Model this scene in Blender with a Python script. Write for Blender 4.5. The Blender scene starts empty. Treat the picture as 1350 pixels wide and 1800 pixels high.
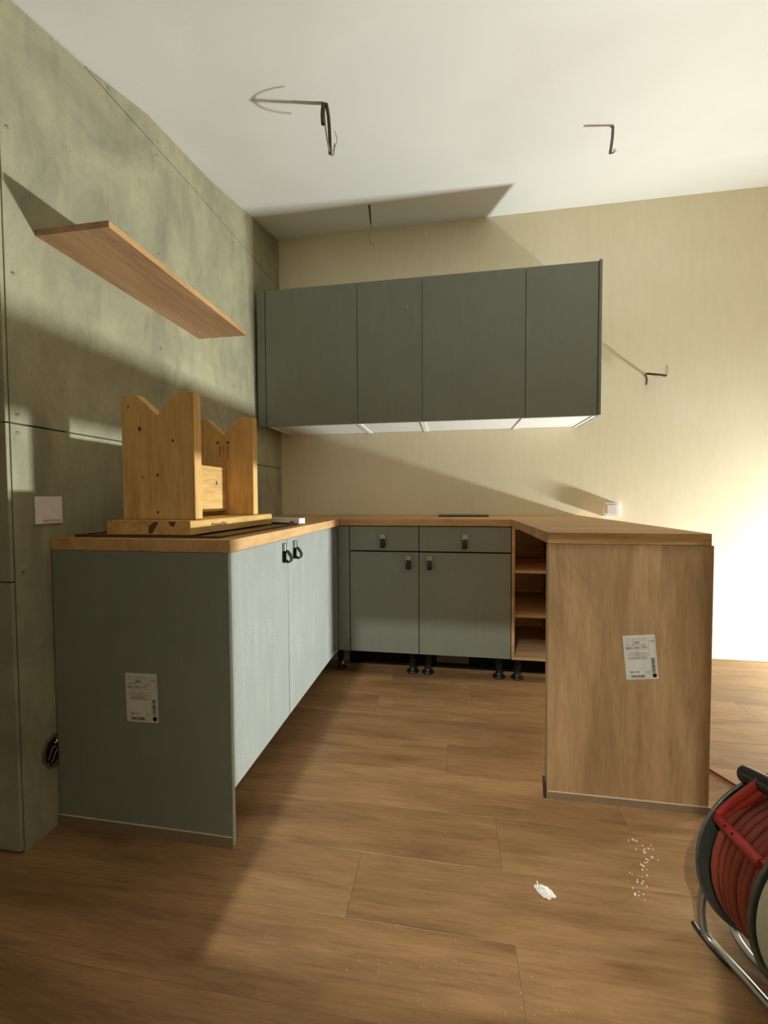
import bpy, bmesh, math, random
from mathutils import Vector, Matrix
C = bpy.context.scene.collection
R = math.radians
random.seed(4)
sc = bpy.context.scene

# ------------------------------------------------------------------ camera
cam_d = bpy.data.cameras.new('camera'); cam = bpy.data.objects.new('camera', cam_d); C.objects.link(cam)
cam_d.sensor_fit = 'HORIZONTAL'; cam_d.sensor_width = 36.0; cam_d.lens = 726.76 / 1350 * 36.0
cam_d.clip_start = 0.02
cam.matrix_world = (Matrix.Translation((1.2236, -2.8811, 1.0277)) @ Matrix.Rotation(R(9.1639), 4, 'Z')
                    @ Matrix.Rotation(R(90 - 1.9592), 4, 'X') @ Matrix.Rotation(R(-0.2899), 4, 'Z'))
sc.camera = cam
# ------------------------------------------------------------------ world, lights, exposure
w = bpy.data.worlds.new('world'); sc.world = w; w.use_nodes = True
w.node_tree.nodes['Background'].inputs[0].default_value = (1.0, 0.96, 0.90, 1)
w.node_tree.nodes['Background'].inputs[1].default_value = 0.27


def lamp(name, loc, power, color, radius):
    d = bpy.data.lights.new(name, 'POINT'); d.energy = power; d.color = color; d.shadow_soft_size = radius
    o = bpy.data.objects.new(name, d); C.objects.link(o); o.location = loc
    return o


# site floodlight standing on the floor, right of the frame, aimed along the kitchen
ld = bpy.data.lights.new('work_light', 'AREA'); ld.shape = 'RECTANGLE'; ld.size = .20; ld.size_y = .10
ld.energy = 123; ld.color = (0.93, 1.0, 0.965); ld.spread = R(140)
lo = bpy.data.objects.new('work_light', ld); C.objects.link(lo); lo.location = (4.35, -0.34, 0.145)
lo.rotation_euler = Vector((-1, -.22, .17)).to_track_quat('-Z', 'Y').to_euler()
lamp('hall_light', (0.639, -4.50, 2.87), 325, (0.95, 1.0, 0.96), 0.014)     # lamp in the hall behind the camera
sc.view_settings.view_transform = 'Standard'
sc.view_settings.look = 'None'
sc.view_settings.gamma = 1.0
sc.view_settings.use_curve_mapping = False
sc.view_settings.exposure = 0.08
sc.cycles.max_bounces = 10; sc.cycles.diffuse_bounces = 6


# ------------------------------------------------------------------ materials
def s2l(c):
    return tuple(((v / 255) / 12.92 if v <= 10 else (((v / 255) + .055) / 1.055) ** 2.4) for v in c) + (1.0,)


class NT:
    def __init__(s, name, rough=0.5, spec=0.5, metal=0.0):
        s.m = bpy.data.materials.new(name); s.m.use_nodes = True; s.t = s.m.node_tree
        s.b = s.t.nodes['Principled BSDF']; s.b.inputs['Roughness'].default_value = rough
        s.b.inputs['Specular IOR Level'].default_value = spec; s.b.inputs['Metallic'].default_value = metal

    def n(s, typ, **kw):
        x = s.t.nodes.new(typ)
        for k, v in kw.items():
            if k.startswith('i_'):
                x.inputs[k[2:].replace('_', ' ')].default_value = v
            else:
                setattr(x, k, v)
        return x

    def l(s, a, b): s.t.links.new(a, b)

    def coords(s, scale=(1, 1, 1), rot=(0, 0, 0), src='Object', rnd=False):
        t = s.n('ShaderNodeTexCoord'); m = s.n('ShaderNodeMapping')
        m.inputs['Scale'].default_value = scale; m.inputs['Rotation'].default_value = rot
        out = s.n('ShaderNodeNewGeometry').outputs['Position'] if src == 'World' else t.outputs[src]
        if rnd:
            oi = s.n('ShaderNodeObjectInfo'); mm = s.n('ShaderNodeMath', operation='MULTIPLY'); mm.inputs[1].default_value = 37.0
            s.l(oi.outputs['Random'], mm.inputs[0])
            v = s.n('ShaderNodeVectorMath', operation='ADD'); s.l(out, v.inputs[0]); s.l(mm.outputs[0], v.inputs[1]); out = v.outputs[0]
        s.l(out, m.inputs['Vector']); return m.outputs[0]

    def noise(s, vec, scale=5, detail=4, rough=.55, dist=0.0):
        x = s.n('ShaderNodeTexNoise'); s.l(vec, x.inputs['Vector'])
        x.inputs['Scale'].default_value = scale; x.inputs['Detail'].default_value = detail
        x.inputs['Roughness'].default_value = rough; x.inputs['Distortion'].default_value = dist
        return x.outputs[0]

    def ramp(s, fac, stops):
        x = s.n('ShaderNodeValToRGB'); s.l(fac, x.inputs[0]); e = x.color_ramp.elements
        while len(e) < len(stops): e.new(0.5)
        for i, (p, c) in enumerate(stops):
            e[i].position = p; e[i].color = c if len(c) == 4 else tuple(c) + (1,)
        return x.outputs[0]

    def mix(s, a, b, fac=0.5, mode='MIX'):
        x = s.n('ShaderNodeMix', data_type='RGBA', blend_type=mode)
        for k, v in ((0, fac), (6, a), (7, b)):
            if isinstance(v, bpy.types.NodeSocket): s.l(v, x.inputs[k])
            else: x.inputs[k].default_value = v
        return x.outputs[2]

    def col(s, c):
        if isinstance(c, bpy.types.NodeSocket): s.l(c, s.b.inputs['Base Color'])
        else: s.b.inputs['Base Color'].default_value = c
        return s

    def rough(s, fac, lo, hi):
        x = s.n('ShaderNodeMapRange'); s.l(fac, x.inputs[0]); x.inputs[3].default_value = lo; x.inputs[4].default_value = hi
        s.l(x.outputs[0], s.b.inputs['Roughness']); return s

    def bump(s, fac, strength=.1, dist=.01):
        x = s.n('ShaderNodeBump'); s.l(fac, x.inputs['Height']); x.inputs['Strength'].default_value = strength
        x.inputs['Distance'].default_value = dist; s.l(x.outputs[0], s.b.inputs['Normal']); return s


def plain(name, rgb, rough=.5, spec=.5, metal=0., var=.06, scale=30, bump=0.):
    t = NT(name, rough, spec, metal); v = t.coords()
    n = t.noise(v, scale, 3); c = s2l(rgb)
    lo = tuple(x * (1 - var) for x in c[:3]) + (1,); hi = tuple(min(1, x * (1 + var)) for x in c[:3]) + (1,)
    t.col(t.ramp(n, [(.3, lo), (.7, hi)]))
    if bump: t.bump(n, bump, .002)
    return t.m


def wood(name, dark, mid, light, axis='X', rough=.45, knots=.5, rnd=False, src='Object', fine=1.0, var=0.0, spec=.4, figure=2.2):
    """oak style laminate, grain running along the given axis"""
    t = NT(name, rough, spec)
    st = {'X': (1.0, 9.0, 9.0), 'Y': (9.0, 1.0, 9.0), 'Z': (9.0, 9.0, 1.0)}[axis]
    wd = {'X': (.55, 2.4, 2.4), 'Y': (2.4, .55, 2.4), 'Z': (2.4, 2.4, .55)}[axis]
    vf = t.coords(tuple(a * 4 * fine for a in st), src=src, rnd=rnd)
    vm = t.coords(st, src=src, rnd=rnd)
    vb = t.coords(wd, src=src, rnd=rnd)
    nb = t.noise(vb, figure, 5, .6, 1.2); nm = t.noise(vm, 1.6, 6, .65, .6); nf = t.noise(vf, 3.0, 3, .6)
    base = t.ramp(nb, [(.30, s2l(dark)), (.48, s2l(mid)), (.72, s2l(light))])
    streak = t.ramp(nm, [(.32, (.62, .58, .52)), (.55, (1, 1, 1)), (.8, (1.12, 1.1, 1.05))])
    c = t.mix(base, streak, .75, 'MULTIPLY')
    fs = t.ramp(nf, [(.35, (.80, .78, .74)), (.6, (1.04, 1.04, 1.04))])
    c = t.mix(c, fs, .6, 'MULTIPLY')
    if name == 'floor_vinyl_oak':
        g = t.noise(t.coords((3.5, 70, 70), src=src, rnd=rnd), 2.2, 5, .75, .3)
        c = t.mix(c, t.ramp(g, [(.30, (.70, .67, .64)), (.5, (1, 1, 1)), (.72, (1.16, 1.15, 1.13))]), .8, 'MULTIPLY')
    if knots:
        vk = t.n('ShaderNodeTexVoronoi'); vk.inputs['Scale'].default_value = 1.0
        kx = {'X': (1.5, 4.5, 4.5), 'Y': (4.5, 1.5, 4.5), 'Z': (4.5, 4.5, 1.5)}[axis]
        t.l(t.coords(kx, src=src, rnd=rnd), vk.inputs['Vector'])
        k = t.ramp(vk.outputs['Distance'], [(.02, (.42, .32, .22)), (.09, (.80, .74, .66)), (.2, (1, 1, 1))])
        c = t.mix(c, k, knots, 'MULTIPLY')
    if var:
        oi = t.n('ShaderNodeObjectInfo')
        vr = t.ramp(oi.outputs['Random'], [(0, (1 - var,) * 3), (1, (1 + var * .6,) * 3)])
        c = t.mix(c, vr, 1.0, 'MULTIPLY')
    t.col(c); t.rough(nm, rough - .06, rough + .12); t.bump(nf, .10, .0015)
    return t.m


M = {}
# painted plaster, cream, slightly blotchy
t = NT('cream_plaster', .85, .2); v = t.coords(src='World')
a = t.noise(v, 1.1, 4, .5); b = t.noise(v, 60, 3, .6); tr = t.noise(t.coords((14, 14, 3), src='World'), 2.0, 4)
c = t.ramp(a, [(.3, s2l((226, 215, 184))), (.5, s2l((229, 219, 191))), (.7, s2l((234, 226, 202)))])
c = t.mix(c, t.ramp(tr, [(.3, (.94, .93, .91)), (.6, (1, 1, 1))]), .6, 'MULTIPLY')
t.col(c).bump(t.mix(b, tr, .5), .16, .004); M['plaster'] = t.m
# ceiling
t = NT('ceiling_plaster', .9, .15); v = t.coords(src='World')
a = t.noise(v, .9, 3, .5); b = t.noise(v, 45, 4, .6)
c = t.ramp(a, [(.3, s2l((216, 213, 206))), (.5, s2l((226, 224, 219))), (.7, s2l((220, 221, 217)))])
t.col(c).bump(b, .12, .004); M['ceiling'] = t.m


# green grey cement board with drifting stains
def board(name, k=1.0):
    t = NT(name, .62, .35)
    v1 = t.coords((1, 1.6, 1.1), (R(35), 0, 0), src='World'); v2 = t.coords((1, 5, 1.6), (R(48), 0, 0), src='World')
    v3 = t.coords(src='World')
    a = t.noise(v1, 1.5, 5, .6, .8); b = t.noise(v2, 1.5, 6, .65, 1.4); f = t.noise(v3, 130, 3, .6); sp = t.noise(v3, 12, 6, .7, .4)
    c = t.ramp(a, [(.28, s2l((131, 127, 107))), (.45, s2l((152, 148, 123))), (.6, s2l((163, 159, 130))), (.78, s2l((178, 174, 147)))])
    c = t.mix(c, t.ramp(b, [(.30, (.72, .74, .74)), (.5, (1, 1, 1)), (.74, (1.16, 1.14, 1.08))]), .75, 'MULTIPLY')
    c = t.mix(c, t.ramp(sp, [(.3, (.86, .86, .84)), (.55, (1, 1, 1)), (.8, (1.08, 1.08, 1.08))]), .6, 'MULTIPLY')
    c = t.mix(c, t.ramp(f, [(.35, (.93, .93, .93)), (.6, (1.02, 1.02, 1.02))]), .7, 'MULTIPLY')
    t.col(c).bump(sp, .08, .004)
    return t.m


M['board'] = board('cement_board')
M['rawplaster'] = plain('raw_plaster', (168, 158, 136), .9, .1)
M['groove'] = plain('shadow_gap_black', (32, 28, 22), .9, .1)
M['core'] = plain('wall_core', (90, 84, 70), .9, .1)
M['floor'] = wood('floor_vinyl_oak', (130, 97, 66), (152, 115, 77), (170, 133, 92), 'X', .40, .6, True, var=.07, spec=.42, figure=2.0)
M['subfloor'] = plain('floor_joint', (112, 84, 56), .8, .2)
M['oakX'] = wood('oak_laminate_x', (178, 136, 88), (192, 150, 100), (204, 164, 114), 'X', .5, .25)
M['oakY'] = wood('oak_laminate_y', (178, 136, 88), (192, 150, 100), (204, 164, 114), 'Y', .5, .25)
M['oakZ'] = wood('oak_laminate_z', (136, 104, 70), (166, 131, 93), (184, 149, 109), 'Z', .5, .8, figure=1.3)
M['shelf'] = wood('oak_shelf_laminate', (158, 118, 86), (180, 140, 104), (194, 156, 118), 'Y', .5, .35)
M['shelfint'] = wood('oak_interior', (168, 134, 98), (188, 154, 116), (202, 168, 130), 'X', .5, .2)
M['spruceZ'] = wood('raw_spruce_z', (202, 158, 96), (216, 174, 110), (226, 188, 126), 'Z', .6, .85, True, spec=.3, fine=1.3)
M['spruceY'] = wood('raw_spruce_y', (186, 142, 84), (208, 166, 102), (222, 184, 120), 'Y', .6, .5, True, spec=.3, fine=1.3)


# sage lacquer with site dust wiped over it; k lifts the base for lit doors
def sage(name, dust=.25, rough=.34, k=0):
    t = NT(name, rough, .5); v = t.coords(src='World'); n = t.noise(v, 6, 5, .7, .6); f = t.noise(v, 160, 3, .7)
    z = t.noise(t.coords((9, 9, 1), src='World'), 3, 4, .6)
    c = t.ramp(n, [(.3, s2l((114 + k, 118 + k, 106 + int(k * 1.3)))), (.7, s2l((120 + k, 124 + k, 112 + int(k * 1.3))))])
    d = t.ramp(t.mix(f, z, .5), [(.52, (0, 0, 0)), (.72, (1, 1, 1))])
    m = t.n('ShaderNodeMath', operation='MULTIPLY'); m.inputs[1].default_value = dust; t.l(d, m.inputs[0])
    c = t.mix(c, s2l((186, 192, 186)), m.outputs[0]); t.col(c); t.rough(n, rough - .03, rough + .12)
    return t.m


M['sage'] = sage('sage_lacquer', .10)
M['sagedustlit'] = sage('sage_lacquer_dusty_lit', .5, .36, 26)  # dusty, and base lightened to paint in the work light on the doors
M['sageedge'] = plain('sage_edge_band', (134, 136, 122), .4)
M['carcass'] = plain('white_melamine', (226, 226, 226), .4)
M['dark'] = plain('black_plastic', (20, 20, 22), .35, .5)
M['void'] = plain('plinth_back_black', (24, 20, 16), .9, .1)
M['metal'] = plain('brushed_nickel', (176, 174, 162), .32, .5, 1.0)
M['leather'] = plain('black_leather', (26, 22, 22), .55, .4, bump=.4, scale=300)
M['hob'] = plain('hob_black_glass', (16, 14, 13), .10, .6)
M['hobrim'] = plain('hob_bronze_rim', (108, 86, 68), .28, .5, .8)
M['white'] = plain('white_plastic', (226, 220, 218), .35)
M['whitebright'] = plain('white_lacquered_metal', (238, 238, 240), .3)
M['steel'] = plain('zinc_steel', (168, 168, 162), .3, .5, .9)
M['strip'] = plain('grey_brown_foil', (126, 104, 82), .5)
M['stripline'] = plain('strip_bright_edge', (206, 182, 148), .45)
M['stripdark'] = plain('brown_seal', (44, 30, 20), .5)
M['slab'] = plain('dark_grey_slab_top', (104, 96, 82), .3)
M['slabedge'] = plain('slab_black_edge', (22, 20, 18), .4)
M['paper'] = plain('sticker_paper', (196, 190, 176), .6)
M['ink'] = plain('print_black', (22, 18, 14), .7, .2)
M['inkgrey'] = plain('print_grey', (112, 104, 90), .7, .2)
M['cable'] = plain('grey_cable_sheath', (104, 98, 90), .5, bump=.2)
M['cabledark'] = plain('old_brown_cable', (62, 50, 38), .7, bump=.5)
M['wire'] = plain('thin_wire', (128, 116, 98), .45)
M['wirewhite'] = plain('white_wire', (226, 220, 204), .4)
M['wireold'] = plain('old_cloth_wire', (158, 132, 92), .7, bump=.4)
M['tissue'] = plain('white_scrap', (236, 232, 226), .8, bump=.5, scale=80)
M['crumb'] = plain('plaster_crumb', (214, 202, 180), .8)
M['redplastic'] = plain('red_plastic', (172, 52, 44), .45)
M['orangecable'] = plain('orange_rubber_cable', (132, 56, 38), .55, .4, bump=.2)
M['flange'] = plain('galvanised_flange', (104, 106, 96), .42, .5, .7, var=.15, scale=60)
M['flangelabel'] = plain('flange_pale_label', (196, 194, 168), .5)
M['redink'] = plain('red_print', (196, 78, 54), .6, .2)
M['screw'] = plain('zinc_screw', (150, 144, 122), .35, .5, .8)
M['rubble'] = plain('chipped_mortar', (96, 86, 64), .95, .1, var=.3, scale=90, bump=1.0)
M['hole'] = plain('hole_shade', (36, 28, 18), .95, .1, var=.5, scale=90)
M['speck'] = plain('knot_brown', (96, 58, 26), .6)
M['scuff'] = plain('scratch_grey', (138, 138, 122), .7)


# ------------------------------------------------------------------ mesh helpers
def box(bm, x0, x1, y0, y1, z0, z1, bev=0.0, mat=0, M4=None):
    b = bmesh.new() if bev or M4 is not None else bm
    vs = [b.verts.new((x, y, z)) for x in (x0, x1) for y in (y0, y1) for z in (z0, z1)]
    for f in ((0, 1, 3, 2), (4, 6, 7, 5), (0, 4, 5, 1), (2, 3, 7, 6), (0, 2, 6, 4), (1, 5, 7, 3)):
        b.faces.new([vs[i] for i in f]).material_index = mat
    if b is not bm:
        if bev:
            bmesh.ops.bevel(b, geom=list(b.edges), offset=bev, segments=2, affect='EDGES', profile=.5)
            for f in b.faces: f.material_index = mat
        if M4 is not None: b.transform(M4)
        merge(bm, b)
    return bm


def merge(bm, b):
    me = bpy.data.meshes.new('tmp'); b.to_mesh(me); b.free(); bm.from_mesh(me); bpy.data.meshes.remove(me)


def cbox(cx, cy, cz, sx, sy, sz, bev=0.0, M4=None, mat=0, bm=None):
    bm = bm or bmesh.new()
    return box(bm, cx - sx / 2, cx + sx / 2, cy - sy / 2, cy + sy / 2, cz - sz / 2, cz + sz / 2, bev, mat, M4)


def prism(bm, pts, axis, a, b, bev=0.0):
    """polygon pts in the plane across axis, extruded from a to b along axis"""
    t = bmesh.new()
    def P(p, h): return {'X': (h, p[0], p[1]), 'Y': (p[0], h, p[1]), 'Z': (p[0], p[1], h)}[axis]
    lo = [t.verts.new(P(p, a)) for p in pts]; hi = [t.verts.new(P(p, b)) for p in pts]; n = len(pts)
    t.faces.new(lo); t.faces.new(hi[::-1])
    for i in range(n): t.faces.new((lo[i], lo[(i + 1) % n], hi[(i + 1) % n], hi[i]))
    bmesh.ops.recalc_face_normals(t, faces=t.faces)
    if bev: bmesh.ops.bevel(t, geom=list(t.edges), offset=bev, segments=1, affect='EDGES')
    merge(bm, t); return bm


def smooth_path(pts, k=6):
    pts = [Vector(p) for p in pts]; out = []
    if len(pts) < 3: return pts
    for i in range(len(pts) - 1):
        p0 = pts[max(i - 1, 0)]; p1 = pts[i]; p2 = pts[i + 1]; p3 = pts[min(i + 2, len(pts) - 1)]
        for j in range(k):
            u = j / k
            out.append(.5 * ((2 * p1) + (p2 - p0) * u + (2 * p0 - 5 * p1 + 4 * p2 - p3) * u * u + (3 * p1 - p0 - 3 * p2 + p3) * u ** 3))
    out.append(pts[-1]); return out


def tube(bm, pts, r, seg=8, k=5, r2=None):
    P = smooth_path(pts, k); n = len(P); rings = []
    t0 = (P[1] - P[0]).normalized(); up = Vector((0, 0, 1)) if abs(t0.z) < .9 else Vector((1, 0, 0))
    nrm = t0.cross(up).normalized()
    for i in range(n):
        t = (P[min(i + 1, n - 1)] - P[max(i - 1, 0)]).normalized()
        nrm = (nrm - t * nrm.dot(t)).normalized(); bn = t.cross(nrm)
        rr = r if r2 is None else r + (r2 - r) * i / (n - 1)
        rings.append([bm.verts.new(P[i] + (nrm * math.cos(a) + bn * math.sin(a)) * rr) for a in [2 * math.pi * j / seg for j in range(seg)]])
    for i in range(n - 1):
        for j in range(seg):
            bm.faces.new((rings[i][j], rings[i][(j + 1) % seg], rings[i + 1][(j + 1) % seg], rings[i + 1][j])).smooth = True
    bm.faces.new(rings[0][::-1]); bm.faces.new(rings[-1]); return bm


def lathe(bm, prof, cx, cy, seg=24, M4=None, mat=0):
    """prof: list of (r, z)"""
    t = bmesh.new(); rings = []
    for r, z in prof:
        rings.append([t.verts.new((cx + r * math.cos(2 * math.pi * j / seg), cy + r * math.sin(2 * math.pi * j / seg), z)) for j in range(seg)])
    for i in range(len(rings) - 1):
        for j in range(seg):
            f = t.faces.new((rings[i][j], rings[i][(j + 1) % seg], rings[i + 1][(j + 1) % seg], rings[i + 1][j])); f.smooth = True; f.material_index = mat
    t.faces.new(rings[0][::-1]).material_index = mat; t.faces.new(rings[-1]).material_index = mat
    bmesh.ops.recalc_face_normals(t, faces=t.faces)
    if M4 is not None: t.transform(M4)
    merge(bm, t); return bm


def wloc(o):
    v = Vector(o.location)
    while o.parent: o = o.parent; v += Vector(o.location)
    return v


def obj(name, bm, mat, parent=None, label=None, origin=None, kind=None):
    me = bpy.data.meshes.new(name)
    og = wloc(parent) if parent else (Vector(origin) if origin is not None else Vector((0, 0, 0)))
    bmesh.ops.recalc_face_normals(bm, faces=bm.faces)
    bm.transform(Matrix.Translation(-og)); bm.to_mesh(me); bm.free()
    for m in (mat if isinstance(mat, (list, tuple)) else [mat]): me.materials.append(M[m])
    o = bpy.data.objects.new(name, me); C.objects.link(o)
    if parent: o.parent = parent
    else: o.location = og
    if label: o['label'] = label
    if kind: o['kind'] = kind
    return o


def tag(o, label, cat, group=None):
    o['label'] = label; o['category'] = cat
    if group: o['group'] = group
    return o


def thing(name, label, cat, loc, group=None):
    o = bpy.data.objects.new(name, None); C.objects.link(o); o.location = loc; o.empty_display_size = .1
    return tag(o, label, cat, group)


def place_copy(src, parent, dx=0, dy=0, dz=0):
    c = src.copy(); C.objects.link(c); c.parent = parent; c.location = Vector(src.location) + Vector((dx, dy, dz)); return c


# ================================================================== SETTING
H, HT = 0.909, 0.872          # worktop top and underside
# floor: single vinyl planks laid along x
fl = obj('floor', box(bmesh.new(), -2.0, 6.6, -5.4, 0.0, -.06, -.004), 'subfloor', kind='structure', origin=(1.5, -2.5, 0))
RW = .19; PL = 1.29
joints = {-.97: 0, }
rows = []
y = -1.93 - RW * 18
k = 0
known = {round(-1.93, 3): .97, round(-1.74, 3): 1.365, round(-1.55, 3): 1.77, round(-2.12, 3): 1.37, round(-.60, 3): .895}
ytop = y
while y < -1e-6:
    y1 = min(y + RW, 0.0)
    off = known.get(round(y, 3), (.37 + k * .47) % PL)
    xs = [-2.0]; x = off
    while x > -2.0 + .05: x -= PL
    x += PL
    while x < 6.58: xs.append(x); x += PL
    xs.append(6.6)
    for a, b in zip(xs[:-1], xs[1:]):
        if b - a < .02: continue
        bm = box(bmesh.new(), a + .0003, b - .0003, max(y, -5.4) + .0003, y1 - .0003, -.004, 0.0)
        bmesh.ops.bevel(bm, geom=[e for e in bm.edges if all(v.co.z > -.001 for v in e.verts)], offset=.0005, segments=1, affect='EDGES')
        obj('plank', bm, 'floor', fl)
    y = y1; k += 1

# ceiling: sloping plaster, rises to the back wall
prof = [(0.2, 2.935), (0, 2.885), (-.86, 2.668), (-1.31, 2.600), (-1.61, 2.497), (-1.85, 2.437), (-2.5, 2.30), (-3.44, 2.30), (-3.47, 3.05), (-5.4, 3.05)]
bm = bmesh.new(); NX = 40
cols = []
for i in range(NX + 1):
    x = -2.0 + 8.6 * i / NX
    cols.append(([bm.verts.new((x, yy, zz + (.004 * math.sin(x * 2.3 + yy * 3) if -2 < yy < -.2 and x > .2 else 0))) for yy, zz in prof],
                 [bm.verts.new((x, yy, 3.15)) for yy, zz in prof]))
for i in range(NX):
    for j in range(len(prof) - 1):
        f = bm.faces.new((cols[i][0][j], cols[i][0][j + 1], cols[i + 1][0][j + 1], cols[i + 1][0][j])); f.smooth = True
        bm.faces.new((cols[i][1][j], cols[i + 1][1][j], cols[i + 1][1][j + 1], cols[i][1][j + 1]))
obj('ceiling', bm, 'ceiling', kind='structure', origin=(1.5, -1, 2.6))
# walls
obj('wall_back', box(bmesh.new(), -.3, 6.8, 0, .2, 0, 3.1), 'plaster', kind='structure', origin=(2, 0, 0))
obj('wall_right', box(bmesh.new(), 6.6, 6.8, -5.4, 0, 0, 3.1), 'plaster', kind='structure', origin=(6.6, -2, 0))  # unseen right wall, put in for its bounce light
# unseen wall behind the camera, its opening shaped to cut the hall lamp's beam
bm = bmesh.new()
yw0, yw1 = -3.46, -3.40
box(bm, -2.0, .653, yw0, yw1, 0, 2.3); box(bm, .653, 1.13, yw0, yw1, 0, 1.571)
box(bm, .653, 1.13, yw0, yw1, 2.192, 2.3); box(bm, 1.13, 3.9, yw0, yw1, 0, 2.3)
obj('wall_front', bm, 'rawplaster', kind='structure', origin=(1.5, -3.4, 0))
obj('wall_blocker', box(bmesh.new(), -2.2, -2.0, -5.4, -1.88, 0, 2.6), 'core', kind='structure', origin=(-2, -3, 0))  # unseen wall added to block world light from the left
# left wall: cement boards on a core, shadow gaps between them
wl = obj('wall_left', box(bmesh.new(), -.25, -.012, -1.888, 0.0, 0, 2.9), 'core', kind='structure', origin=(0, -1, 0))
def lboard(pts, m='board'):
    bm = prism(bmesh.new(), pts, 'X', -.0125, 0.0, .0008); return obj('panel', bm, m, wl)
lboard([(-1.892, 0), (-.001, 0), (-.001, 1.2425), (-1.892, 1.2425)])
lboard([(-1.892, 1.2470), (-.001, 1.2470), (-.001, 2.540), (-.5, 2.531), (-1.0, 2.519), (-1.595, 2.489), (-1.61, 2.492), (-1.85, 2.434), (-1.892, 2.424)])
lboard([(-1.603, 2.4935), (-1.0, 2.523), (-.5, 2.535), (-.001, 2.544), (-.001, 2.883), (-.86, 2.6665), (-1.31, 2.599), (-1.603, 2.4985)])
for (yy, zz) in ((-1.872, 1.271), (-1.873, 1.219), (-1.871, 1.668), (-1.268, 2.066), (-1.264, 1.670), (-.656, 1.668), (-1.261, 2.477),
                 (-1.512, 2.513), (-1.255, 2.535), (-1.874, 2.068), (-.641, 2.484), (-.192, 1.286), (-1.872, .819)):
    bm = lathe(bmesh.new(), [(.0035, 0), (.0046, .0004), (.0046, .0011), (.002, .0016)], 0, 0, 12, Matrix.Translation((0, yy, zz)) @ Matrix.Rotation(R(90), 4, 'Y'))
    obj('screw_head', bm, 'screw', wl)
# outside corner: the wall turns away to the left, its boards show their edge
ws = obj('wall_side', box(bmesh.new(), -2.0, -.02, -1.890, -1.60, 0, 2.6), 'core', kind='structure', origin=(-1, -1.9, 0))
for a, b in ((0.012, .792), (.796, 1.2425), (1.247, 2.42)):
    obj('panel', box(bmesh.new(), -1.99, 0.0, -1.9055, -1.8955, a, b, .0008), 'board', ws)
obj('joint_filler', box(bmesh.new(), -.02, -.009, -1.8955, -1.888, 0, 2.4), 'groove', ws)

# ================================================================== WORKTOPS
def top(name, x0, x1, y0, y1, m, label):
    o = obj(name, box(bmesh.new(), x0, x1, y0, y1, HT, H, .0015), m, origin=((x0 + x1) / 2, (y0 + y1) / 2, HT)); tag(o, label, 'worktop'); return o
top('worktop', .0005, .5995, -1.787, -.001, 'oakY', 'oak-look worktop of the left run carrying the upturned stool, against the green-grey wall')
top('worktop', .6005, 2.039, -.5995, -.001, 'oakX', 'oak-look worktop along the back wall below the hanging cabinets')
top('worktop', 1.547, 2.039, -1.431, -.6005, 'oakX', 'oak-look worktop of the peninsula resting on the oak end panel')

# ================================================================== END PANELS
pn = thing('end_panel', 'dark sage end panel closing the near end of the left base cabinets', 'panel', (.3, -1.78, 0))
obj('board', box(bmesh.new(), .006, .592, -1.787, -1.771, .002, HT - .001, .0008), 'sage', pn)
obj('edge_strip', box(bmesh.new(), .5922, .5936, -1.7872, -1.7712, .002, HT - .001), 'sageedge', pn)
obj('plinth_strip', box(bmesh.new(), .004, .5930, -1.7905, -1.7874, 0.0, .034, .0006), 'strip', pn, 'grey-brown foil strip along the foot')
obj('strip_top_edge', box(bmesh.new(), .004, .5930, -1.7908, -1.7874, .0342, .0356), 'stripline', pn)
wp = thing('end_panel', 'tall oak-look end panel holding up the near end of the peninsula', 'panel', (1.8, -1.42, 0))
obj('board', box(bmesh.new(), 1.5485, 2.046, -1.4305, -1.3945, .002, HT - .001, .0008), 'oakZ', wp)
obj('plinth_strip', box(bmesh.new(), 1.552, 2.049, -1.4345, -1.4308, 0.0, .024, .0006), 'strip', wp, 'grey-brown foil strip along the foot')
obj('strip_top_edge', box(bmesh.new(), 1.552, 2.049, -1.4348, -1.4308, .0242, .0262), 'stripline', wp)
bm = prism(bmesh.new(), [(-1.434, 0), (-1.424, 0), (-1.405, .058), (-1.412, .064), (-1.420, .05)], 'X', 1.5385, 1.5480, .0006)
obj('seal_end', bm, 'stripdark', wp, 'dark loose end of the foot seal')


# ---- stickers (flat print on a paper label)
def text_mesh(body, size):
    cu = bpy.data.curves.new('t', 'FONT'); cu.body = body; cu.size = size; cu.resolution_u = 2
    o = bpy.data.objects.new('t', cu); C.objects.link(o); dg = bpy.context.evaluated_depsgraph_get()
    me = bpy.data.meshes.new_from_object(o.evaluated_get(dg)); bpy.data.objects.remove(o); bpy.data.curves.remove(cu); return me


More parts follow.
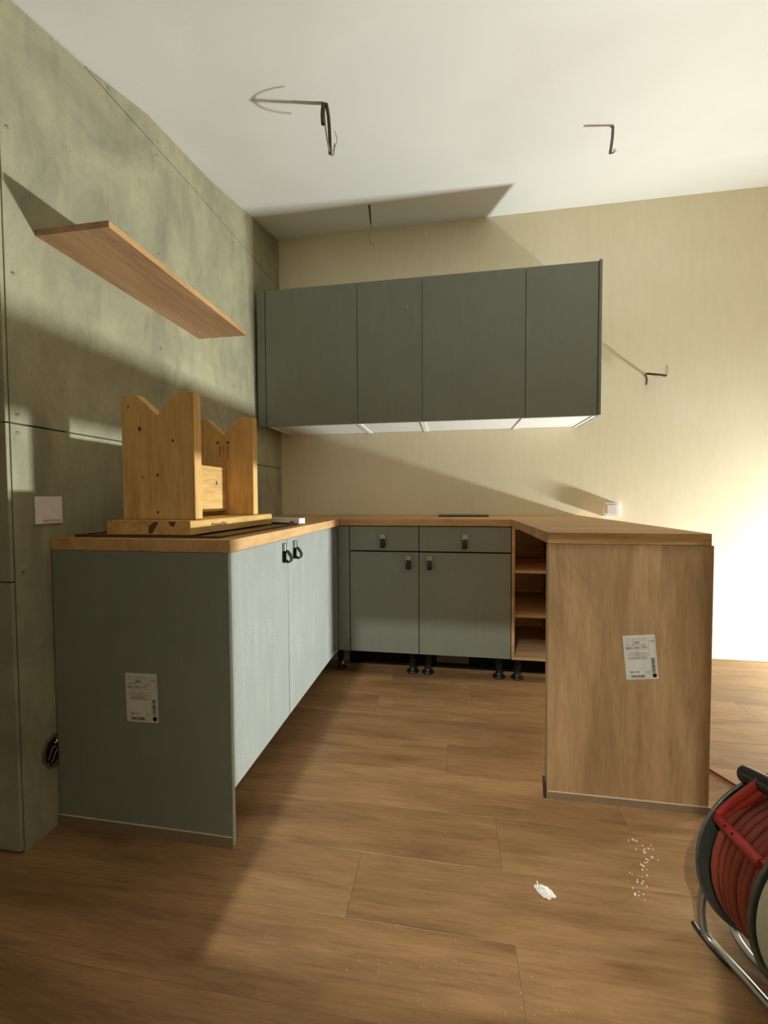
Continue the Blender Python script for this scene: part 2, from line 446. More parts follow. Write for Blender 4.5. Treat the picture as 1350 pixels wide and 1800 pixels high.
def sticker(label, cx, cz, yf, wdt, hgt, rot, big, code, dims, foot, num, num2, seed):
    rd = random.Random(seed)
    T = Matrix.Translation((cx, yf, cz)) @ Matrix.Rotation(R(rot), 4, 'Y')
    th = thing('sticker', label, 'sticker', (cx, yf, cz))
    obj('paper', cbox(0, -.0004, 0, wdt, .0006, hgt, 0, T), 'paper', th)
    bm = bmesh.new(); bg = bmesh.new()
    def X(u): return (u - .5) * wdt
    def Z(v): return (.5 - v) * hgt
    def bar(u0, u1, v0, v1, b=None): box(b or bm, X(u0), X(u1), -.0010, -.0008, Z(v1), Z(v0))
    def txt(s, u, v, size, b=None, bold=0.0):
        me = text_mesh(s, size)
        t = bmesh.new(); t.from_mesh(me); bpy.data.meshes.remove(me)
        for q in ([0, .00025, -.00025] if bold else [0]):
            t2 = t.copy(); t2.transform(Matrix.Translation((X(u) + q, -.0010 - abs(q) * .1, Z(v))) @ Matrix.Rotation(R(90), 4, 'X')); merge(b or bm, t2)
        t.free()
    def rule(u0, u1, v0, v1, wd=.006): bar(u0, u1, v0, v1, bg)
    for v in (.065, .125, .20, .255, .325): rule(.05, .78 if v > .13 else .95, v, v + .003)
    rule(.79, .796, .125, .90); rule(.28, .286, .065, .20); rule(.05, .95, .89, .893); rule(.05, .95, .965, .968); rule(.95, .956, .065, .965)
    def greek(u0, u1, v, hh=.010, dens=.75, b=None):
        u = u0
        while u < u1:
            l = rd.uniform(.012, .05)
            if rd.random() < dens: bar(u, min(u + l, u1), v, v + hh, b or bg)
            u += l + .008
    greek(.08, .17, .085); greek(.30, .72, .09); greek(.08, .22, .15); greek(.08, .34, .215, .011, .85, bm); greek(.38, .52, .22); greek(.55, .74, .225, .012, .9, bm)
    for i, (a, b_) in enumerate(((.36, .48), (.15, .72), (.37, .5), (.09, .76), (.3, .6), (.14, .70), (.09, .76), (.14, .70))):
        greek(a, b_, .375 + i * .0225, .011, .9)
    txt(big, .31, .188, hgt * .062, None, 1); txt(num, .82, .165, hgt * .044); txt(dims, .07, .302, hgt * .052, None, 1)
    txt(foot, .14, .845, hgt * .047, None, 1); txt(num2, .60, .855, hgt * .052)
    u = .16
    while u < .58:
        a = rd.choice((.006, .010, .020)); bar(u, u + a, .905, .953); u += a + rd.choice((.006, .010, .014))
    v = .53
    while v < .85:
        a = rd.choice((.004, .008, .016)); bar(.83, .925, v, v + a); v += a + rd.choice((.004, .006, .012))
    t = bmesh.new(); bmesh.ops.create_circle(t, cap_ends=True, radius=wdt * .068, segments=20)
    t.transform(Matrix.Translation((X(.89), -.0011, Z(.918))) @ Matrix.Rotation(R(90), 4, 'X')); merge(bm, t)
    bm.transform(T); bg.transform(T)
    obj('print', bm, 'ink', th, kind='stuff'); obj('ruled_lines', bg, 'inkgrey', th, kind='stuff')


sticker('white printed sticker on the dark sage end panel of the left run', .3055, .4295, -1.7872, .106, .149, -1.2,
        '2804', '', '844.2 x 596.2 x 15.0', '807 x 302', '1421', '2506', 3)
sticker('white printed sticker, slightly tilted, on the oak peninsula end panel', 1.836, .503, -1.4308, .097, .146, -5.6,
        '1704', '', '864.8 x 764.6 x 19.8', '800 x 570', '1520', '2746', 8)


# ================================================================== HANDLE (metal clip with a black leather loop)
def handle_meshes():
    # local frame: u along width (x), out of the door = -y, z down from the plate top at 0
    bm = bmesh.new()
    box(bm, -.0145, .0145, -.010, 0, -.028, 0, .0012)
    box(bm, -.0145, -.0085, -.0115, -.009, -.028, 0, .0006); box(bm, .0085, .0145, -.0115, -.009, -.028, 0, .0006)
    pl = bpy.data.meshes.new('handle_clip'); bmesh.ops.recalc_face_normals(bm, faces=bm.faces); bm.to_mesh(pl); bm.free(); pl.materials.append(M['metal'])
    path = [(-.0022, -.024), (-.0030, -.045), (-.0026, -.071), (-.0050, -.0715), (-.0075, -.066), (-.014, -.072), (-.021, -.073), (-.028, -.066),
            (-.0295, -.055), (-.024, -.043), (-.0145, -.031), (-.0078, -.024)]
    P = smooth_path([(0, a, b) for a, b in path], 4); bm = bmesh.new(); rings = []
    for i, p in enumerate(P):
        tn = (P[min(i + 1, len(P) - 1)] - P[max(i - 1, 0)]).normalized(); nn = Vector((0, -tn.z, tn.y)) * .0015
        rings.append([bm.verts.new(p + q) for q in (Vector((-.0125, 0, 0)) + nn, Vector((.0125, 0, 0)) + nn, Vector((.0125, 0, 0)) - nn, Vector((-.0125, 0, 0)) - nn)])
    for i in range(len(rings) - 1):
        for j in range(4): bm.faces.new((rings[i][j], rings[i][(j + 1) % 4], rings[i + 1][(j + 1) % 4], rings[i + 1][j]))
    bm.faces.new(rings[0]); bm.faces.new(rings[-1]); bmesh.ops.recalc_face_normals(bm, faces=bm.faces)
    lp = bpy.data.meshes.new('handle_loop'); bm.to_mesh(lp); bm.free(); lp.materials.append(M['leather'])
    return pl, lp


HP, HL = handle_meshes()


def add_handle(door, x, y, z, rz=0.0):
    og = wloc(door)
    for nm, me in (('handle_clip', HP), ('handle_loop', HL)):
        o = bpy.data.objects.new(nm, me); C.objects.link(o); o.parent = door; o.location = Vector((x, y, z)) - og; o.rotation_euler = (0, 0, rz)


# ---- adjustable plastic leg
def leg_mesh():
    bm = lathe(bmesh.new(), [(.034, 0), (.036, .004), (.034, .010), (.026, .016), (.019, .024), (.018, .06), (.021, .064), (.021, .12), (.034, .126), (.034, .150)], 0, 0, 18)
    me = bpy.data.meshes.new('leg'); bm.to_mesh(me); bm.free(); me.materials.append(M['dark']); return me


LM = leg_mesh()


def add_leg(par, x, y):
    o = bpy.data.objects.new('leg', LM); C.objects.link(o); o.parent = par; o.location = Vector((x, y, 0)) - wloc(par)


ZB = .152
# ================================================================== LEFT BASE CABINETS (faces look along +x)
def left_cab(y0, y1, hy, label):
    th = thing('base_cabinet', label, 'cabinet', (.3, (y0 + y1) / 2, 0), 'base cabinets of the left run')
    obj('carcass', box(bmesh.new(), .03, .560, y0 + .001, y1 - .001, ZB, HT - .002), 'carcass', th)
    d = obj('door', box(bmesh.new(), .562, .580, y0 + .0018, y1 - .0018, ZB, HT - .005, .001), 'sagedustlit', th)
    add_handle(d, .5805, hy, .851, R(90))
    for yy in (y0 + .05, y1 - .05):
        for xx in (.10, .40): add_leg(th, xx, yy)
left_cab(-1.769, -1.315, -1.352, 'left base cabinet nearest the camera, dusty sage door coloured as lit beside the end panel')
left_cab(-1.315, -.70, -1.243, 'left base cabinet further in, dusty sage door coloured as lit beside the corner')
th = thing('filler_panel', 'narrow sage filler strip in the inner corner at the end of the left run', 'panel', (.58, -.65, ZB))
obj('strip', box(bmesh.new(), .562, .580, -.698, -.644, ZB, HT - .004, .001), 'sage', th)
obj('strip', box(bmesh.new(), .566, .584, -.642, -.598, ZB, HT - .004, .001), 'sage', th)
add_leg(th, .566, -.468)
o = obj('filler_panel', box(bmesh.new(), .586, .652, -.594, -.576, ZB, HT - .004, .001), 'sage', origin=(.62, -.585, ZB))
tag(o, 'narrow sage filler strip left of the small drawer in the back row', 'panel')


# ================================================================== BACK BASE CABINETS
def back_cab(x0, x1, hd, hx, label, legs):
    th = thing('base_cabinet', label, 'cabinet', ((x0 + x1) / 2, -.3, 0), 'base cabinets of the back row')
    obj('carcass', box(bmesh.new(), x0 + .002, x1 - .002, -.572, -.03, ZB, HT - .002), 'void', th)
    dr = obj('drawer', box(bmesh.new(), x0 + .002, x1 - .002, -.594, -.575, .731, HT - .005, .001), 'sage', th)
    add_handle(dr, hd, -.5945, .824)
    d = obj('door', box(bmesh.new(), x0 + .002, x1 - .002, -.594, -.575, ZB, .7235, .001), 'sage', th)
    add_handle(d, hx, -.5945, .706)
    for xx in legs: add_leg(th, xx, -.475)
    for xx in (x0 + .06, x1 - .06): add_leg(th, xx, -.10)
back_cab(.655, 1.050, .848, .992, 'narrow back-row base cabinet, sage drawer over door, next to the inner corner', (1.003,))
back_cab(1.050, 1.545, 1.300, 1.109, 'wide back-row base cabinet, sage drawer over door, left of the open shelves', (1.092, 1.497))
th = thing('open_shelf_unit', 'oak-look open shelf unit with two shelves between sage cabinet and oak end panel', 'shelf unit', (1.69, -.3, 0))
for (a, b) in ((1.547, 1.563), (1.826, 1.842)):
    obj('side_panel', box(bmesh.new(), a, b, -.600, -.035, ZB, HT - .002, .0008), 'shelfint', th)
obj('bottom_panel', box(bmesh.new(), 1.5635, 1.8255, -.600, -.035, ZB, ZB + .016, .0008), 'shelfint', th)
obj('top_panel', box(bmesh.new(), 1.5635, 1.8255, -.600, -.035, HT - .018, HT - .002, .0008), 'shelfint', th)
obj('back_panel', box(bmesh.new(), 1.5635, 1.8255, -.044, -.036, ZB + .017, HT - .019), 'shelfint', th)
for z in (.382, .621):
    obj('shelf', box(bmesh.new(), 1.5640, 1.8250, -.594, -.046, z, z + .016, .0008), 'shelfint', th)
for xx, yy in ((1.597, -.475), (1.79, -.475), (1.597, -.1), (1.79, -.1)): add_leg(th, xx, yy)

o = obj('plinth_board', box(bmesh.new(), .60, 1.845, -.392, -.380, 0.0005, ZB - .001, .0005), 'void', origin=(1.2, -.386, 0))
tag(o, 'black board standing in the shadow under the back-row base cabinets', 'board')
o = obj('strip_offcut', box(bmesh.new(), 1.14, 1.33, -.398, -.3925, .035, .082, .001), 'core', origin=(1.235, -.395, .035))
tag(o, 'small pale offcut leaning in the dark under the wide back-row cabinet', 'offcut')
# ================================================================== WALL CABINETS
U0, U1 = 1.481, 2.326
def wall_cab(x0, x1, label, rim=True):
    th = thing('wall_cabinet', label, 'cabinet', ((x0 + x1) / 2, -.2, U0), 'wall cabinets over the back row')
    bm = bmesh.new()
    box(bm, x0, x0 + .014, -.380, -.002, U0 + .001, U1 - .001); box(bm, x1 - .014, x1, -.380, -.002, U0 + .001, U1 - .001)
    box(bm, x0 + .014, x1 - .014, -.372, -.002, U0 + .006, U0 + .022); box(bm, x0 + .014, x1 - .014, -.380, -.002, U1 - .017, U1 - .001)
    box(bm, x0 + .014, x1 - .014, -.008, -.002, U0 + .022, U1 - .017)
    obj('carcass', bm, 'carcass', th)
    d = obj('door', box(bmesh.new(), x0 + .0018, x1 - .0018, -.400, -.382, U0, U1, .001), 'sage', th)
    return th, d
c1, d1 = wall_cab(.074, .664, 'first wall cabinet from the left, wide sage door beside the corner filler')
bm = bmesh.new()
for a in (100, 215, 345):
    T = Matrix.Translation((.108, -.4005, 1.511)) @ Matrix.Rotation(R(a), 4, 'Y')
    box(bm, 0, .020, -.0003, .0002, -.0022, .0022, 0, 0, T)
obj('scratch_mark', bm, 'scuff', d1, 'small pale three-pointed scratch')
c2, d2 = wall_cab(.664, 1.057, 'second wall cabinet from the left, narrow sage door with a tiny white chip')
obj('chip_mark', box(bmesh.new(), .9685, .9705, -.4006, -.4002, 2.147, 2.164), 'crumb', d2, 'tiny white chip')
wall_cab(1.057, 1.644, 'third wall cabinet from the left, wide sage door in the middle of the back wall')
wall_cab(1.644, 2.030, 'rightmost wall cabinet, narrow sage door ending at the thin end panel')
o = obj('filler_panel', box(bmesh.new(), .019, .071, -.400, -.382, U0, U1, .001), 'sage', origin=(.045, -.39, U0))
tag(o, 'narrow upright sage filler between the left wall and the first wall cabinet', 'panel')
o = obj('end_panel', box(bmesh.new(), 2.0315, 2.0465, -.405, -.001, U0 + .002, U1 + .006, .0008), 'sage', origin=(2.04, -.2, U0))
tag(o, 'thin dark sage end panel on the right side of the wall cabinets', 'panel')

# ================================================================== WALL SHELF
th = thing('wall_shelf', 'oak-look floating shelf fixed high on the green-grey left wall', 'shelf', (.12, -1.395, 1.813))
obj('board', box(bmesh.new(), .0005, .2475, -1.801, -.989, 1.8135, 1.8330, .0006), 'shelf', th)
obj('front_edge', box(bmesh.new(), .2477, .2490, -1.801, -.989, 1.8135, 1.8330, .0004), 'oakY', th)

# ================================================================== HOB, STOOL, TRIM ON THE WORKTOP
hb = thing('hob', 'black glass hob with bronze rim let into the left worktop under the stool', 'hob', (.30, -1.43, H))
obj('glass', box(bmesh.new(), .056, .534, -1.738, -1.112, H + .0006, H + .0056, .001), 'hob', hb)
bm = bmesh.new()
for a in ((.046, .054, -1.746, -1.104), (.536, .544, -1.746, -1.104), (.0545, .5355, -1.746, -1.7395), (.0545, .5355, -1.1105, -1.104)):
    box(bm, a[0], a[1], a[2], a[3], H + .0004, H + .0075, .0006)
obj('rim', bm, 'hobrim', hb)

st = thing('upturned_stool', 'rough spruce step stool standing upside down on the hob, V-notched legs upward', 'stool', (.30, -1.45, .9165))
Z0 = .9172; Z1 = .9615
bm = prism(bmesh.new(), [(.160, Z0), (.447, Z0), (.447, Z1 - .004), (.443, Z1), (.164, Z1), (.160, Z1 - .004)], 'Y', -1.742, -1.165, .0012)
seat = obj('seat_board', bm, 'spruceY', st, 'thick seat board with stained end grain')
def vleg(y0, y1, tz):
    h = Z1 + .0005
    pts = [(.174, h), (.430, h), (.430, tz), (.374, tz + .002), (.304, tz - .068), (.228, tz), (.174, tz - .002)]
    return obj('leg_board', prism(bmesh.new(), pts, 'Y', y0, y1, .0012), 'spruceZ', st)
l1 = vleg(-1.690, -1.652, 1.3625); l2 = vleg(-1.300, -1.262, 1.357)
rl = obj('cross_rail', box(bmesh.new(), .270, .310, -1.651, -1.301, .979, 1.153, .0012), 'spruceY', st)
# knots, nail heads and stain marks showing on the near leg board
def disc(par, x, y, z, r, m, nm, sz=1.0, ax='Y', th_=.0006):
    t = bmesh.new(); bmesh.ops.create_cone(t, cap_ends=True, segments=14, radius1=r, radius2=r * .9, depth=th_)
    rot = Matrix.Rotation(R(90), 4, 'X') if ax == 'Y' else Matrix.Rotation(R(90), 4, 'Y')
    t.transform(Matrix.Translation((x, y, z)) @ Matrix.Scale(sz, 4, (0, 0, 1)) @ rot); return obj(nm, t, m, par)
for x, z, r in ((.201, 1.325, .003), (.240, 1.252, .0062), (.356, 1.212, .0045), (.246, 1.098, .003), (.300, 1.104, .0045), (.298, .985, .0042)):
    disc(l1, x, -1.6901, z, r, 'speck', 'knot', 1.3)
disc(l2, .276, -1.3001, 1.258, .0065, 'speck', 'knot'); disc(l2, .322, -1.3001, 1.258, .0065, 'speck', 'knot')
disc(rl, .3101, -1.37, 1.09, .006, 'speck', 'knot', 1.6, 'X')
for pts_ in ([(.304, .922), (.318, .922), (.340, .957), (.326, .958), (.308, .946)], [(.372, .958), (.398, .958), (.392, .942), (.380, .946)]):
    obj('stain', prism(bmesh.new(), pts_, 'Y', -1.7425, -1.7419), 'speck', seat, 'dark brown stain on the end grain')
for x_, w_, z_ in ((.283, .003, 1.20), (.300, .002, 1.215), (.318, .003, 1.185)):
    obj('stain', box(bmesh.new(), x_, x_ + w_, -1.3004, -1.2999, z_, 1.245), 'speck', l2, 'dark drip line below the knots')
# small burnt stamp on the side of the seat board
bm = bmesh.new(); rd = random.Random(5); yy = -1.63
while yy < -1.54:
    a = rd.uniform(.003, .007); zz = rd.uniform(.941, .944)
    box(bm, .4472, .4476, yy, yy + a, zz - rd.uniform(.003, .006), zz + rd.uniform(.002, .006)); yy += a + .003
obj('stamp_mark', bm, 'speck', seat, 'small smudged burnt stamp')

tr = thing('metal_trim', 'short white metal trim piece lying on the worktop beyond the stool', 'trim piece', (.43, -1.12, H))
T = Matrix.Translation((.50, -1.118, H + .010)) @ Matrix.Rotation(R(-14), 4, 'Z')
bm = bmesh.new(); box(bm, -.28, .050, .004, .044, .008, .019, .001, 0, T); box(bm, -.28, .050, .004, .008, -.001, .009, .0005, 0, T)
obj('channel', bm, 'whitebright', tr)
obj('end_block', box(bmesh.new(), .0505, .062, .000, .046, -.0085, .0195, .0012, 0, T), 'whitebright', tr)
bm = bmesh.new(); tube(bm, [T @ Vector((-.27, -.006, .000)), T @ Vector((.050, -.006, .000))], .0042, 10)
obj('rod', bm, 'steel', tr)
bm = bmesh.new(); box(bm, .020, .044, -.012, .0, -.006, .008, .0015, 0, T); obj('clip', bm, 'steel', tr)

th = thing('slab', 'thin dark grey slab lying on the back worktop close to the wall', 'slab', (1.3, -.19, H))
obj('plate', box(bmesh.new(), 1.147, 1.455, -.297, -.085, H + .0068, H + .0100, .0006), 'slab', th)
obj('underside', box(bmesh.new(), 1.150, 1.452, -.294, -.088, H + .0003, H + .0066), 'slabedge', th)


# ================================================================== SWITCH AND SOCKET BOX
sw = thing('light_switch', 'flat white light switch on the green-grey left wall above the worktop', 'switch', (.005, -1.79, .995))
obj('frame', box(bmesh.new(), .0002, .0085, -1.834, -1.748, .953, 1.037, .003), 'white', sw)
obj('inner_frame', box(bmesh.new(), .0086, .0110, -1.816, -1.757, .962, 1.028, .001), 'white', sw)
obj('rocker', prism(bmesh.new(), [(.0112, .966), (.0150, .966), (.0125, 1.024), (.0112, 1.024)], 'Y', -1.812, -1.761, .0006), 'white', sw)
sb = thing('socket_box', 'small surface-mounted white socket box on the back wall behind the peninsula', 'socket', (2.24, -.02, .95))
obj('back_box', box(bmesh.new(), 2.198, 2.281, -.036, -.0005, .902, .990, .002), 'white', sb)
obj('frame', box(bmesh.new(), 2.197, 2.282, -.045, -.0362, .901, .991, .003), 'white', sb)
obj('rocker', prism(bmesh.new(), [(-.0455, .918), (-.0495, .918), (-.0475, .976), (-.0455, .976)], 'X', 2.212, 2.267, .0006), 'white', sb)


# ================================================================== WIRES
def cable(par, nm, pts, r, m, r2=None, label=None):
    bm = bmesh.new(); tube(bm, pts, r, 8, 5, r2); return obj(nm, bm, m, par, label)
def rawhole(par, x, y, z, r=.012, ax='Z'):
    t = bmesh.new(); bmesh.ops.create_uvsphere(t, u_segments=12, v_segments=6, radius=r)
    rd = random.Random(int(x * 100))
    for v_ in t.verts: v_.co *= rd.uniform(.75, 1.15)
    t.transform(Matrix.Translation((x, y, z)) @ Matrix.Diagonal((1, 1, .35, 1) if ax == 'Z' else (1, .35, 1, 1)))
    return obj('plaster_lump', t, 'ceiling' if ax == 'Z' else 'plaster', par)
G = 'bare cables left in the plaster'
w1 = thing('ceiling_cable', 'longest bare ceiling cable, hanging down beside a short torn brown stub', 'cable', (.723, -1.228, 2.61), G)
rawhole(w1, .723, -1.228, 2.614, .018)
cable(w1, 'sheath', [(.730, -1.224, 2.612), (.738, -1.222, 2.56), (.742, -1.222, 2.49), (.744, -1.224, 2.413)], .0066, 'cabledark', .0072)
cable(w1, 'sheath', [(.720, -1.228, 2.605), (.716, -1.228, 2.57), (.718, -1.230, 2.528)], .0095, 'cabledark', .0088, 'short torn brown stub')
cable(w1, 'wire', [(.744, -1.226, 2.416), (.744, -1.258, 2.430), (.745, -1.285, 2.458), (.746, -1.300, 2.492)], .0030, 'wire')
cable(w1, 'wire', [(.744, -1.222, 2.416), (.744, -1.190, 2.432), (.745, -1.172, 2.462), (.746, -1.165, 2.500)], .0028, 'wire')
cable(w1, 'wire', [(.745, -1.224, 2.416), (.762, -1.222, 2.435), (.772, -1.222, 2.465), (.764, -1.222, 2.50)], .0013, 'wire')
w2 = thing('ceiling_cable', 'short grey ceiling cable on the right, hanging from the ceiling with two small wire hooks', 'cable', (1.935, -.85, 2.67), G)
rawhole(w2, 1.935, -.85, 2.672, .013)
cable(w2, 'sheath', [(1.934, -.85, 2.668), (1.932, -.85, 2.62), (1.924, -.85, 2.555)], .0064, 'cable')
cable(w2, 'wire', [(1.924, -.85, 2.555), (1.934, -.85, 2.558), (1.944, -.85, 2.572)], .0017, 'cabledark')
cable(w2, 'wire', [(1.922, -.85, 2.557), (1.936, -.852, 2.554), (1.948, -.852, 2.563)], .0017, 'cabledark')
w3 = thing('ceiling_cable', 'frayed old cable hanging from the ceiling above the wall cabinets', 'cable', (.739, -.378, 2.78), G)
rawhole(w3, .739, -.378, 2.789, .012)
cable(w3, 'sheath', [(.739, -.378, 2.789), (.744, -.378, 2.73), (.749, -.378, 2.67)], .0062, 'cabledark', .0048)
cable(w3, 'wire', [(.747, -.378, 2.685), (.752, -.380, 2.655), (.742, -.378, 2.63), (.738, -.380, 2.605)], .0044, 'wireold', .0026)
cable(w3, 'wire', [(.748, -.378, 2.67), (.744, -.376, 2.64), (.749, -.376, 2.615)], .0026, 'wireold')
cable(w3, 'wire', [(.738, -.380, 2.605), (.742, -.380, 2.575), (.756, -.380, 2.55), (.772, -.380, 2.545)], .0016, 'wireold')
cable(w3, 'wire', [(.740, -.380, 2.59), (.750, -.380, 2.565), (.768, -.380, 2.557)], .0013, 'wireold')
w4 = thing('wall_cable', 'bare grey cable sticking out of the cream wall right of the wall cabinets', 'cable', (2.444, 0, 1.79), G)
rawhole(w4, 2.445, -.001, 1.795, .014, 'Y')
cable(w4, 'sheath', [(2.445, 0, 1.797), (2.44, -.03, 1.797), (2.46, -.055, 1.786), (2.50, -.062, 1.778), (2.535, -.064, 1.770)], .0068, 'cabledark', .0062)
cable(w4, 'wire', [(2.533, -.064, 1.770), (2.541, -.066, 1.785), (2.540, -.068, 1.81), (2.534, -.068, 1.835)], .0016, 'wire')
cable(w4, 'wire', [(2.533, -.064, 1.770), (2.530, -.064, 1.795), (2.534, -.064, 1.828)], .0014, 'wire')
cable(w4, 'wire', [(2.530, -.064, 1.766), (2.50, -.066, 1.760), (2.47, -.064, 1.768)], .0014, 'wireold')
cable(w4, 'sheath', [(2.443, 0, 1.795), (2.430, -.035, 1.79), (2.434, -.04, 1.76), (2.432, -.04, 1.725)], .0064, 'cable')
cable(w4, 'wire', [(2.432, -.04, 1.727), (2.438, -.04, 1.710), (2.446, -.04, 1.692)], .0024, 'wirewhite', None, 'white wire end')

# knocked-out round box hole low on the left wall
hl = thing('box_hole', 'rough round box hole in the left wall beside the dark end panel', 'wall hole', (0, -1.80, .245))
bm = bmesh.new(); rd = random.Random(9); n = 26; rr = []
for j in range(n):
    a = 2 * math.pi * j / n; ro = .052 * rd.uniform(.92, 1.12); ri = .042 * rd.uniform(.85, 1.08)
    rr.append([bm.verts.new((x_, -1.797 + r_ * math.cos(a) * .72, .243 + r_ * math.sin(a))) for x_, r_ in ((.0002, ro), (.0035 * rd.uniform(.5, 1.2), (ro + ri) / 2), (.0006, ri))])
for j in range(n):
    for q in range(2): bm.faces.new((rr[j][q], rr[(j + 1) % n][q], rr[(j + 1) % n][q + 1], rr[j][q + 1]))
obj('broken_rim', bm, 'rubble', hl)
bm = bmesh.new(); bmesh.ops.create_circle(bm, cap_ends=True, radius=.043, segments=20)
bm.transform(Matrix.Translation((.0007, -1.797, .243)) @ Matrix.Diagonal((1, .72, 1, 1)) @ Matrix.Rotation(R(90), 4, 'Y')); obj('shade_disc', bm, 'hole', hl)  # flat disc, the shade inside the hole painted as dark colour
for i, pts in enumerate(([(.002, -1.815, .225), (.008, -1.812, .25), (.006, -1.800, .262), (.003, -1.792, .25)], [(.002, -1.806, .21), (.007, -1.80, .235), (.005, -1.79, .245)],
                         [(.003, -1.795, .268), (.007, -1.792, .272), (.004, -1.789, .276)])):
    cable(hl, 'wire', pts, .0022, 'cable' if i < 2 else 'wirewhite')

# ================================================================== FLOOR LITTER
rd = random.Random(21)
bm = bmesh.new(); bmesh.ops.create_icosphere(bm, subdivisions=3, radius=1)
for v_ in bm.verts:
    n_ = 1 + .28 * math.sin(v_.co.x * 7 + 1) * math.cos(v_.co.y * 6) + rd.uniform(-.10, .10); v_.co *= n_
bm.transform(Matrix.Translation((1.463, -1.795, .0085)) @ Matrix.Rotation(R(-28), 4, 'Z') @ Matrix.Diagonal((.024, .013, .0075, 1)))
zmin = min(v_.co.z for v_ in bm.verts); bm.transform(Matrix.Translation((0, 0, .0006 - zmin)))
b2 = cbox(1.451, -1.771, .0066, .003, .012, .003, .001, None); merge(bm, b2)
o = obj('paper_scrap', bm, 'tissue', origin=(1.463, -1.795, 0)); tag(o, 'crumpled white scrap on the floor in front of the oak end panel', 'scrap')


def crumbs(nm, pts, mat, label, cat):
    bm = bmesh.new()
    for x, y_, s in pts:
        t = bmesh.new(); bmesh.ops.create_icosphere(t, subdivisions=1, radius=s)
        for v_ in t.verts: v_.co *= rd.uniform(.6, 1.2)
        z0 = min(v_.co.z for v_ in t.verts)
        t.transform(Matrix.Translation((x, y_, .0002 - z0)) @ Matrix.Rotation(rd.uniform(0, 6), 4, 'Z')); merge(bm, t)
    o = obj(nm, bm, mat, origin=(sum(p[0] for p in pts) / len(pts), sum(p[1] for p in pts) / len(pts), 0), kind='stuff'); tag(o, label, cat)


pts = []
for i in range(46):
    u = rd.random(); cx = 1.765 + .02 * math.sin(u * 6) - .06 * u * u; cy = -1.575 - .20 * u
    pts.append((cx + rd.gauss(0, .014), cy + rd.gauss(0, .012), rd.uniform(.0012, .0032)))
crumbs('plaster_crumbs', pts, 'crumb', 'trail of pale plaster crumbs on the floor between the oak panel and the reel', 'crumbs')
pts = []
for i in range(330):
    x = rd.uniform(.60, 1.70); y_ = rd.uniform(-2.15, -.45)
    if rd.random() > (.15 + .85 * min(1, max(0, (-y_ - 1.0) / 1.0))): continue
    if -1.46 < y_ < -1.36 and x > 1.5: continue
    pts.append((x, y_, rd.uniform(.0004, .0009)))
for i in range(60):
    pts.append((rd.uniform(1.0, 1.5), rd.uniform(-2.12, -1.98), rd.uniform(.0005, .0012)))
crumbs('floor_dust', pts, 'crumb', 'fine pale specks of site dust scattered over the floor in front of the base cabinets', 'dust')
pts = [(rd.uniform(2.45, 3.0), rd.uniform(-.95, -.65), rd.uniform(.001, .002)) for i in range(50)]
crumbs('floor_dust', pts, 'crumb', 'pale grit on the bright floor to the right of the oak end panel', 'dust')

# ================================================================== CABLE REEL
RC = Vector((1.941, -1.886, .244)); AX = Vector((math.cos(-1.44), math.sin(-1.44), 0)); WD = .132; RF = .190
rl_ = thing('cable_reel', 'metal cable reel with orange cable, red handle frame and chrome stand on the floor', 'cable reel', (RC.x, RC.y - .06, 0))
Tax = Matrix.Translation(RC) @ Matrix.Rotation(-1.44, 4, 'Z') @ Matrix.Rotation(R(90), 4, 'Y')   # local z = axis
def rot_obj(nm, prof_, m, d=0.0, seg=56, label=None):
    return obj(nm, lathe(bmesh.new(), prof_, 0, 0, seg, Tax @ Matrix.Translation((0, 0, d))), m, rl_, label)
flp = [(.02, -.002), (.10, -.002), (.13, -.006), (.165, -.006), (.176, -.002), (RF - .003, -.002), (RF, -.004), (RF + .003, 0), (RF, .004), (RF - .003, .002), (.176, .002), (.165, -.002), (.13, -.002), (.10, .002), (.02, .002)]
rot_obj('flange', flp, 'flange', 0.0); rot_obj('flange', [(r_, -z_) for r_, z_ in flp][::-1], 'flange', WD)
rot_obj('drum', [(.10, .004), (.104, .006), (.104, WD - .006), (.10, WD - .004)], 'dark', 0)
bm = bmesh.new(); turns = 7; cr = (WD - .012) / turns / 2; P_ = []
for layer, rad in enumerate((.153, .167)):
    P_ = []
    for i in range(turns * 32 + 1):
        a = 2 * math.pi * i / 32; z_ = .006 + cr + (WD - .012 - 2 * cr) * i / (turns * 32)
        P_.append(Tax @ Vector(((rad + .0022 * math.sin(a * .37 + layer)) * math.cos(a), (rad + .0022 * math.sin(a * .37)) * math.sin(a), z_ + .0015 * math.sin(a * .9))))
    tube(bm, P_, cr * .96, 7, 1)
obj('wound_cable', bm, 'orangecable', rl_)
def P3(x, z, yy): return Vector((x, yy, z))
bar0 = Vector((1.792, -1.908, .334)); bar1 = Vector((1.803, -2.022, .334))
bm = bmesh.new(); tube(bm, [bar0, bar1], .0115, 16, 1)
hb_ = obj('handle_bar', bm, 'redplastic', rl_)
for f_ in (.30, .47):
    p = bar0.lerp(bar1, f_) + Vector((-.0088, 0, .0078)); t = bmesh.new(); bmesh.ops.create_uvsphere(t, u_segments=8, v_segments=5, radius=.0024)
    t.transform(Matrix.Translation(p)); obj('screw_hole', t, 'ink', hb_)
bm = bmesh.new(); tube(bm, [bar0 + Vector((0, .004, 0)), (1.816, -1.918, .378), (1.838, -1.932, .418), (1.850, -1.942, .446)], .0085, 12, 5)
tube(bm, [bar0 + Vector((.010, -.004, 0)), (1.824, -1.922, .374), (1.846, -1.938, .410), (1.858, -1.946, .442)], .0075, 12, 5)
obj('handle_arm', bm, 'redplastic', rl_)
bm = bmesh.new(); tube(bm, [bar1 + Vector((-.002, -.004, 0)), (1.850, -2.016, .348), (1.895, -2.012, .372), (1.935, -2.008, .39)], .009, 12, 5)
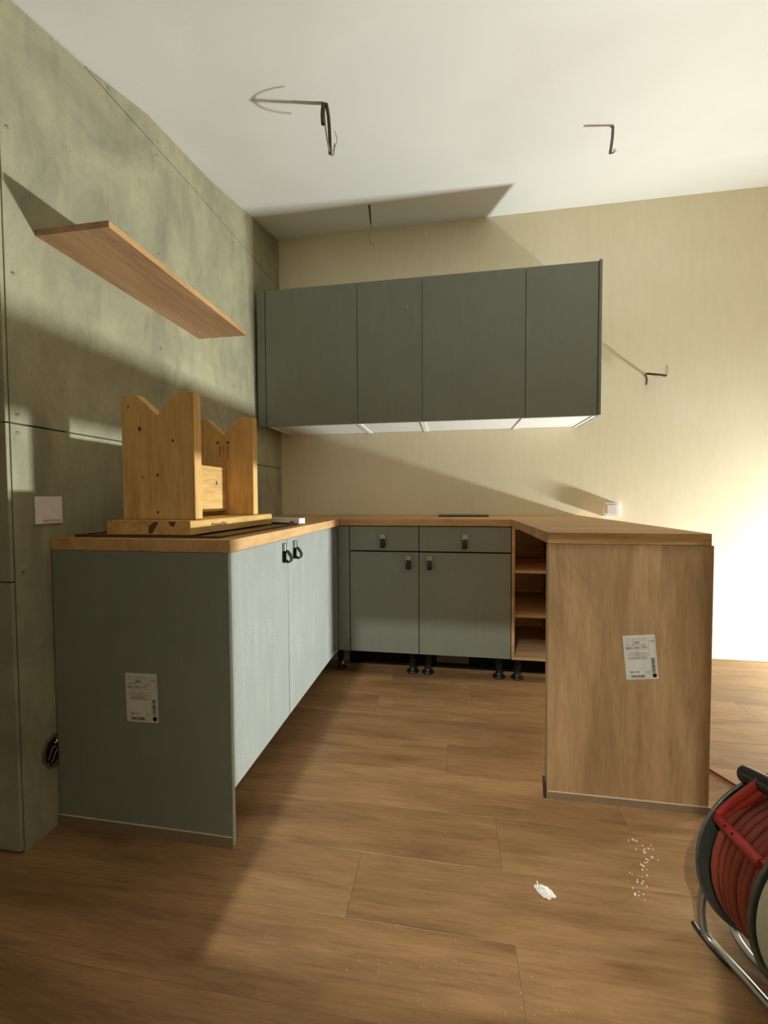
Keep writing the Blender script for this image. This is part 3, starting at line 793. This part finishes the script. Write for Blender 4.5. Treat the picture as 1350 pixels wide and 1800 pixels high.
obj('handle_arm', bm, 'redplastic', rl_)
bm = bmesh.new(); tube(bm, [(1.850, -1.898, .428), (1.856, -1.93, .436), (1.862, -1.965, .442), (1.874, -2.04, .444)], .0185, 16, 5)
obj('grip', bm, 'dark', rl_, 'black grip of the handle')
tl = lathe(bmesh.new(), [(.04, 0), (.182, 0), (.182, .0012), (.04, .0012)], 0, 0, 56, Tax @ Matrix.Translation((0, 0, WD + .0065)))
lab = obj('label_disc', tl, 'flangelabel', rl_, 'pale round label on the near flange')
for (lx, lz, sx_, sz_, mk) in ((-.140, .020, .010, .030, 'redink'), (-.122, .030, .008, .034, 'redink'), (-.140, -.018, .010, .022, 'redink'), (-.122, -.015, .007, .03, 'redink'), (-.10, .05, .02, .006, 'redink'),
        (-.131, .010, .002, .075, 'inkgrey'), (-.128, .075, .012, .004, 'inkgrey'), (-.118, .082, .004, .010, 'inkgrey'), (-.11, -.06, .02, .003, 'inkgrey'), (-.128, -.055, .003, .014, 'inkgrey')):
    t = bmesh.new(); box(t, lx - sx_ / 2, lx + sx_ / 2, -.0003, .0003, lz - sz_ / 2, lz + sz_ / 2)
    t.transform(Matrix.Translation(RC + AX * (WD + .0083)) @ Matrix.Rotation(-1.44 + R(90), 4, 'Z')); obj('print_mark', t, mk, lab)
bm = bmesh.new()
tube(bm, [(1.952, -1.868, .238), (1.87, -1.864, .215), (1.812, -1.862, .170), (1.796, -1.858, .115), (1.797, -1.852, .060), (1.804, -1.858, .020), (1.820, -1.885, .0095),
          (1.838, -1.935, .0095), (1.858, -1.995, .0095), (1.895, -2.08, .0095), (1.95, -2.13, .0095), (2.03, -2.13, .0095), (2.08, -2.08, .03), (2.09, -2.05, .10), (2.03, -2.035, .20), (1.968, -2.030, .238)], .0088, 12, 6)
obj('stand_tube', bm, 'steel', rl_)
bm = bmesh.new()
tube(bm, [(1.797, -1.820, .007), (1.802, -1.852, .006), (1.818, -1.900, .006), (1.848, -1.945, .0055), (1.872, -2.01, .0055)], .0048, 8, 5)
obj('stand_foot', bm, 'dark', rl_, 'thin black rubber foot under the tube')
bm = bmesh.new()
tube(bm, [(1.952, -1.866, .238), (1.93, -1.850, .14), (1.905, -1.835, .070), (1.882, -1.828, .035), (1.874, -1.845, .014), (1.885, -1.90, .009), (1.93, -1.97, .009), (2.02, -2.03, .009), (2.08, -2.00, .03), (2.05, -1.93, .12), (1.97, -1.872, .23)], .0078, 12, 6)
obj('stand_tube', bm, 'steel', rl_)
bm = bmesh.new(); tube(bm, [RC - AX * .02, RC + AX * (WD + .02)], .014, 16, 1); obj('axle', bm, 'steel', rl_)
bm = bmesh.new(); tube(bm, [(2.170, -1.170, .0052), (2.200, -1.235, .0052), (2.228, -1.295, .0052), (2.25, -1.36, .0052), (2.24, -1.48, .0052), (2.13, -1.66, .0052), (2.06, -1.75, .04), (2.03, -1.87, .09), (2.01, -1.93, .115)], .0048, 8, 6)
o = obj('loose_cable', bm, 'orangecable', rl_, 'loose end of the cable running behind the oak panel')
